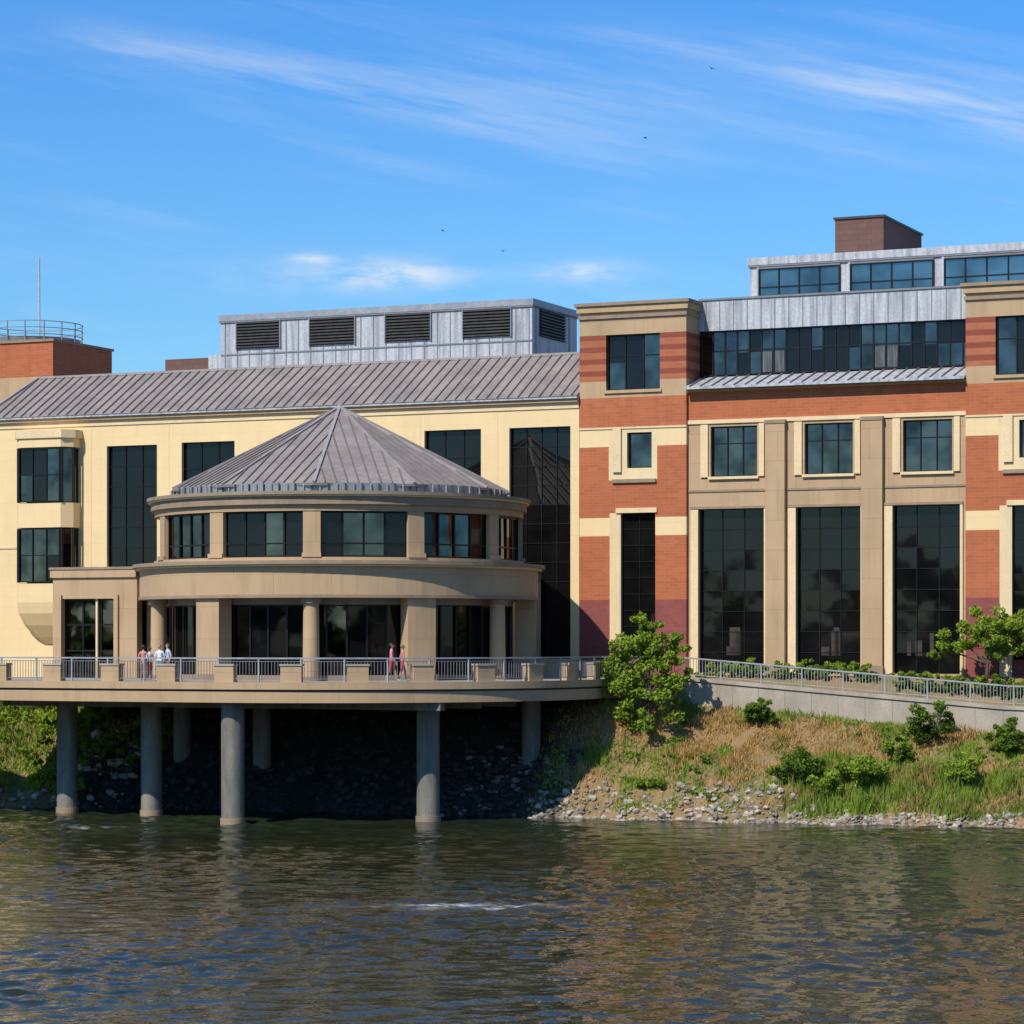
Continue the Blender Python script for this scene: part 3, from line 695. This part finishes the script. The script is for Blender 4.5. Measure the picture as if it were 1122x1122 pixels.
def densR(s,u):
    r=1.0
    if s<17 and u<.22: r=.3+max(0,pn2(s,u))*1.6
    elif s<24 and u<.1: r=.25
    if s<4.5: r*=max(0,(s+1)/6)*.5
    return r
GM=['lf1','lf2','lf3','dry','dry2','gr1','gr2']
f=Fast()
blades(f,60000,2.5,34,-14.2,-5.2,.12,.36,pickR,densR,.035)
blades(f,9000,15,34,-13.4,-9,.4,.75,lambda s,u:(0 if rng.random()<.4 else 5) if pn2(s,u)+rng.normal(0,.2)>-.3 else (6 if rng.random()<.6 else 4),None,.04,.25)
for i in range(90):
    s=rng.uniform(3.5,34); u=rng.uniform(.12,.9); t_=float(tsh(s))*(1-u)+float(ttop(s))*u
    if pn2(s,u)<-.02: continue
    q=rng.uniform(.22,.5); crown(f,(s,t_,H(s,t_)+q*.3),(q*1.5,q,q*.6),5,50,.08,(5,5,1) if i%3 else (0,1,2))
f.make('bank_grass',GM)
f=Fast()
blades(f,26000,-36,-17,-19,-9.3,.2,.5,lambda s,u:0 if pn2(s,u)+rng.normal(0,.15)>-.05 else (1 if rng.random()<.7 else 4),lambda s,u:1 if u>.1 and s<-20.5 else .4*(u>.25),.045)
for i in range(120):
    s=rng.uniform(-36,-17.5); u=rng.uniform(.08,.95)
    if s>-20 and u<.3: continue
    t_=float(tsh(s))*(1-u)+float(ttop(s))*u; q=rng.uniform(.5,1.0)
    crown(f,(s,t_,H(s,t_)+q*.35),(q*1.1,q,q*.8),6,65,.1,(0,0,1) if i%3 else (0,1,2))
f.make('bank_weeds',GM)
bm=bmesh.new(); bmesh.ops.create_icosphere(bm,subdivisions=1,radius=1); iv=np.array([v.co[:] for v in bm.verts]); ifc=np.array([[v.index for v in q.verts] for q in bm.faces]); bm.free()
def rocks(f,n,s0,s1,u0,u1,r0,r1,pw=1.0,dens=None,mset=(0,1,2)):
    for i in range(n):
        s=rng.uniform(s0,s1); u=u0+(u1-u0)*rng.random()**pw
        if dens and rng.random()>dens(s,u): continue
        t_=float(tsh(s))+(float(ttop(s))-float(tsh(s)))*u; z=H(s,t_)
        r=r0*(r1/r0)**(rng.random()**1.6)
        sc=r*rng.uniform(.6,1.25,3)*np.array([1,1,.7]); v=iv*(1+rng.uniform(-.22,.22,(len(iv),1)))*sc
        a,bq=rng.uniform(0,6.28),rng.uniform(-.5,.5); ca,sa_=math.cos(a),math.sin(a); cb,sb_=math.cos(bq),math.sin(bq)
        v=v@np.array([[cb,0,sb_],[0,1,0],[-sb_,0,cb]])@np.array([[ca,-sa_,0],[sa_,ca,0],[0,0,1]])
        v+=np.array([s,t_,z+r*.2]); f.add(v[ifc],3,int(mset[rng.integers(0,len(mset))]))
M['rk1']=noisy('rock_light',(.50,.42,.31),(.34,.29,.22),3); M['rk2']=noisy('rock_mid',(.34,.285,.215),(.22,.19,.145),3); M['rk3']=noisy('rock_dark',(.30,.235,.17),(.13,.11,.09),3); M['rk4']=noisy('rock_shaded',(.05,.045,.036),(.022,.02,.016),3)  # last rock tone has the under-deck shade painted into its colour
f=Fast()
rocks(f,1300,3.5,20,-.03,.3,.07,.23,1.7,lambda s,u:1 if u<.08+.2*max(0,1-abs(s-12)/7)+.1*max(0,1-abs(s-5)/4) else .12)
rocks(f,800,18,36,-.03,.08,.07,.2)
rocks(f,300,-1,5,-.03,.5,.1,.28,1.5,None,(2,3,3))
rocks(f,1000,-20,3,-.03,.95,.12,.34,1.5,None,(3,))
rocks(f,260,-45,-18,-.03,.1,.08,.3); rocks(f,70,-22,-18,.2,.8,.15,.45)
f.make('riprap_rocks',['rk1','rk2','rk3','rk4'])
f=Fast()
for i in range(46):
    s=-230+i*10+rng.uniform(-3,3); crown(f,(s,-172+rng.uniform(-8,8),9+rng.uniform(-1,2.5)),(6.5,5,6+rng.uniform(0,4)),26,34,.9,(1,2,2))
f.make('far_bank_trees',['lf1','lf2','lf3'])
# ================================================================ people
def flat(name,c,r=.7):
    t=NT(name); n=t.noise(t.coord(),12,2); return t.pbr(t.mix(t.ramp(n,.3,.7),c,dk(c,.8)),r)
M['skin']=flat('skin',(.50,.28,.19),.5); M['hair']=flat('hair',(.06,.035,.02)); M['hair2']=flat('hair_fair',(.30,.18,.08)); M['shoe']=flat('shoe',(.5,.5,.5))
M['eye']=flat('eye',(.02,.02,.02),.2)
for nme,c in (('white',(.75,.75,.75)),('pink',(.75,.25,.28)),('red',(.55,.05,.05)),('blue',(.15,.25,.45)),('khaki',(.32,.25,.16)),('ltblue',(.45,.58,.68)),('salmon',(.62,.22,.16))): M[nme]=flat('cloth_'+nme,c)
def person(name,px,Y,head,shirt,pants,hair='hair',stride=.0,h=1.0,bend=0.0,shorts=True,armf=.1):
    J=[];E=[];Rr_=[]
    def j(p,r,par=None):
        J.append(p);Rr_.append(r); 
        if par is not None:E.append((par,len(J)-1))
        return len(J)-1
    pe=j((0,0,.95),(.15,.11)); wa=j((0,.0,1.08),(.13,.095),pe); ch=j((0,.01,1.28),(.155,.11),wa); nb=j((0,0,1.44),(.08,.07),ch); nk=j((0,.01,1.51),(.05,.05),nb)
    h1=j((0,.03,1.57),(.062,.075),nk); h2=j((0,.02,1.65),(.076,.094),h1); h3=j((0,.01,1.72),(.05,.06),h2)
    for sg in (-1,1):
        sw=armf*sg
        sh=j((sg*.17,0,1.40),(.055,.055),ch); el=j((sg*.235,sw*.5-.02,1.13),(.04,.04),sh); wr=j((sg*.25,sw+.08+bend*.15,.90+bend*.2),(.026,.03),el); pm=j((sg*.25,sw+.11+bend*.2,.83+bend*.2),(.018,.038),wr)
        for q,(dy,ln) in enumerate(((-.026,.06),(-.009,.075),(.009,.08),(.026,.07))):
            m_=j((sg*.25,sw+.11+dy+bend*.2,.78+bend*.2),(.009,.009),pm); j((sg*.243,sw+.115+dy+bend*.2,.78-ln*.6+bend*.2),(.008,.008),m_)
        j((sg*.235,sw+.165+bend*.2,.80+bend*.2),(.009,.009),pm)
        st=stride*sg
        hp=j((sg*.09,0,.88),(.088,.095),pe); kn=j((sg*.10,-st*.5+.04,.50),(.058,.062),hp); an=j((sg*.10,-st-.02,.10),(.036,.042),kn); j((sg*.11,-st+.15,.045),(.038,.032),an)
    me=bpy.data.meshes.new('body'); me.from_pydata(J,E,[]); ob=bpy.data.objects.new('tmp',me); col.objects.link(ob)
    sk=ob.modifiers.new('s','SKIN'); sk.use_smooth_shade=True
    for i,r in enumerate(Rr_): me.skin_vertices[0].data[i].radius=r
    me.skin_vertices[0].data[0].use_root=True
    sb=ob.modifiers.new('u','SUBSURF'); sb.levels=1; sb.render_levels=1
    dg=bpy.context.evaluated_depsgraph_get(); m2=bpy.data.meshes.new_from_object(ob.evaluated_get(dg)); bpy.data.objects.remove(ob)
    m2.materials.clear()
    for k_ in ('skin',hair,shirt,pants,'shoe'): m2.materials.append(M[k_])
    for p in m2.polygons:
        x,y,z=p.center; p.use_smooth=True
        if z>1.49: mi=1 if (z>1.70 or (y<.0 and z>1.52)) else 0
        elif z>.97 and abs(x)<.19: mi=2
        elif z>1.18: mi=2
        elif abs(x)>.2: mi=0
        elif z>(.52 if shorts else .12): mi=3
        elif z>.1: mi=0
        else: mi=4
        p.material_index=mi
    X=(px-561)/F*Y
    e=empty(name,(X,Y,DZ),head); e.scale=(h,h,h)
    o=bpy.data.objects.new('body',m2); col.objects.link(o); o.parent=e
    bm=bmesh.new()
    def ball(c,s_,mi):
        r=bmesh.ops.create_uvsphere(bm,u_segments=10,v_segments=7,radius=1)
        for v in r['verts']: v.co=Vector((v.co.x*s_[0]+c[0],v.co.y*s_[1]+c[1],v.co.z*s_[2]+c[2]))
        for q in {q for v in r['verts'] for q in v.link_faces}: q.material_index=mi; q.smooth=True
    ball((0,-.012,1.675),(.088,.098,.085),1); ball((0,.118,1.625),(.013,.02,.022),0)
    for sg in (-1,1): ball((sg*.032,.103,1.648),(.012,.008,.008),2); ball((sg*.083,.02,1.63),(.012,.022,.03),0)
    ball((0,.10,1.588),(.025,.008,.006),3)
    mm=bpy.data.meshes.new('head_details'); bm.to_mesh(mm); bm.free()
    for k_ in ('skin',hair,'eye','red'): mm.materials.append(M[k_])
    o=bpy.data.objects.new('head_details',mm); col.objects.link(o); o.parent=e
person('person_walking',429,124.6,R(-95),'pink','red',stride=.24,armf=.14)
person('person_walking',441,125.0,R(-80),'salmon','red','hair2',stride=.2,h=.97,armf=.12)
person('person_standing',157,127.4,R(-20),'salmon','khaki',h=.95)
person('person_standing',175,127.0,R(160),'white','blue','hair2',bend=.5,h=.97)
person('person_standing',184,127.3,R(120),'ltblue','khaki',shorts=False,bend=.3,h=1.0)
person('person_standing',164,127.9,R(40),'white','red',h=.9)
def bird(px,py,Y,sz,rt):
    b=MB(); n=8
    prof=[(-.5,.02),(-.3,.07),(0,.11),(.25,.09),(.4,.06),(.5,.01)]
    for (x0,r0),(x1,r1) in zip(prof[:-1],prof[1:]):
        for i in range(n):
            a,c=2*math.pi*i/n,2*math.pi*(i+1)/n
            b.poly([(x0,r0*math.cos(a),r0*math.sin(a)),(x0,r0*math.cos(c),r0*math.sin(c)),(x1,r1*math.cos(c),r1*math.sin(c)),(x1,r1*math.cos(a),r1*math.sin(a))],'frame')
    for sg in (-1,1):
        b.poly([(.2,sg*.05,.03),(-.12,sg*.05,.03),(-.1,sg*.5,.22),(.15,sg*.5,.24)],'frame'); b.poly([(.15,sg*.5,.24),(-.1,sg*.5,.22),(-.2,sg*1.0,.12)],'frame')
    b.poly([(-.45,-.02,0),(-.45,.02,0),(-.72,.1,0),(-.72,-.1,0)],'frame')
    o=b.make('flying_bird'); o.location=((px-561)/F*Y,Y,EYE+(700-py)/F*Y); o.scale=(sz,)*3; o.rotation_euler=(.3,.1,rt)
bird(707,151,110,.16,.4); bird(780,75,100,.15,2); bird(551,275,120,.17,1); bird(485,253,120,.14,2.6)
# ================================================================ light + sky
Ld=Vector((-.62*math.cos(R(46)),-.785*math.cos(R(46)),math.sin(R(46)))).normalized()
sun=bpy.data.lights.new('sun','SUN'); sun.energy=5.0; sun.angle=R(.5); sun.color=(1,.955,.88)
so=bpy.data.objects.new('sun',sun); col.objects.link(so); so.rotation_euler=(-Ld).to_track_quat('-Z','Y').to_euler()
wd=bpy.data.worlds.new('World'); scene.world=wd
t=NT(wd,True)
tc=t.node('ShaderNodeTexCoord'); sp=t.node('ShaderNodeSeparateXYZ'); t.link(tc.outputs['Generated'],sp.inputs[0])
sky=t.node('ShaderNodeTexSky'); sky.sky_type='NISHITA'; sky.sun_disc=False; sky.sun_elevation=R(46); sky.sun_rotation=R(218.3); sky.air_density=1.0; sky.dust_density=.3; sky.ozone_density=3
ay=t.math('MAXIMUM',t.math('ABSOLUTE',sp.outputs[1]),.05)
A=t.math('DIVIDE',sp.outputs[0],ay); Ee=t.math('DIVIDE',sp.outputs[2],ay)
el=t.math('MAXIMUM',Ee,0)
grad=t.ramp(el,.0,.26)
tint=t.mix(grad,(.82,1.14,1.25),(.40,1.0,1.62))
skyc=t.mix(1.0,sky.outputs[0],tint,'MULTIPLY')
V=t.math('ADD',Ee,t.math('MULTIPLY',A,.19))
cb=t.node('ShaderNodeCombineXYZ'); t.link(t.math('MULTIPLY',A,9),cb.inputs[0]); t.link(t.math('MULTIPLY',V,95),cb.inputs[1])
n=t.noise(cb.outputs[0],1,5,.62)
cb2=t.node('ShaderNodeCombineXYZ'); t.link(t.math('MULTIPLY',A,5),cb2.inputs[0]); t.link(t.math('MULTIPLY',V,22),cb2.inputs[1]); n2=t.noise(cb2.outputs[0],1,2,.55)
def gs(x,c0,w_):
    d=t.math('DIVIDE',t.math('SUBTRACT',x,c0),w_); return t.math('POWER',2.718,t.math('MULTIPLY',t.math('MULTIPLY',d,d),-1))
m1=t.math('MULTIPLY',gs(V,.189,.007),gs(A,-.05,.10)); m2=t.math('MULTIPLY',gs(V,.226,.011),gs(A,.18,.10)); m3=t.math('MULTIPLY',gs(V,.203,.007),gs(A,.02,.11))
mk=t.math('ADD',t.math('ADD',m1,t.math('MULTIPLY',m2,1.15)),t.math('MULTIPLY',m3,.6))
ci=t.math('MULTIPLY',mk,t.ramp(n,.33,.72)); ci=t.math('ADD',t.math('MULTIPLY',ci,.62),t.math('MULTIPLY',t.ramp(t.math('MULTIPLY',n,n2),.27,.46),.13))
cb3=t.node('ShaderNodeCombineXYZ'); t.link(t.math('MULTIPLY',A,45),cb3.inputs[0]); t.link(t.math('MULTIPLY',Ee,140),cb3.inputs[1]); n3=t.noise(cb3.outputs[0],1,5,.6)
cu=t.math('ADD',t.math('MULTIPLY',gs(A,-.043,.022),gs(Ee,.133,.0045)),t.math('MULTIPLY',gs(A,.026,.016),gs(Ee,.134,.0035)))
cu=t.math('ADD',cu,t.math('MULTIPLY',gs(A,-.072,.007),gs(Ee,.139,.0018))); cu=t.math('ADD',cu,t.math('MULTIPLY',t.math('MULTIPLY',gs(A,-.06,.05),gs(Ee,.133,.007)),.35))
cu=t.math('MULTIPLY',cu,t.ramp(n3,.3,.62))
cl=t.math('ADD',ci,t.math('MULTIPLY',cu,.75),clamp=True)
skyc=t.mix(cl,skyc,(8.0,8.6,9.2))
bg=t.node('ShaderNodeBackground'); t.link(skyc,bg.inputs[0]); bg.inputs[1].default_value=.1
o=t.node('ShaderNodeOutputWorld'); t.link(bg.outputs[0],o.inputs[0])
# ================================================================ camera
cam=bpy.data.cameras.new('camera'); co=bpy.data.objects.new('camera',cam); col.objects.link(co)
co.location=(0,0,EYE); co.rotation_euler=(R(90),0,0); cam.sensor_width=36; cam.lens=36*F/1122; cam.shift_y=139/1122; cam.clip_end=6000; cam.clip_start=.5
scene.camera=co
scene.view_settings.view_transform='Standard'; scene.view_settings.look='None'; scene.view_settings.exposure=0; scene.view_settings.gamma=1
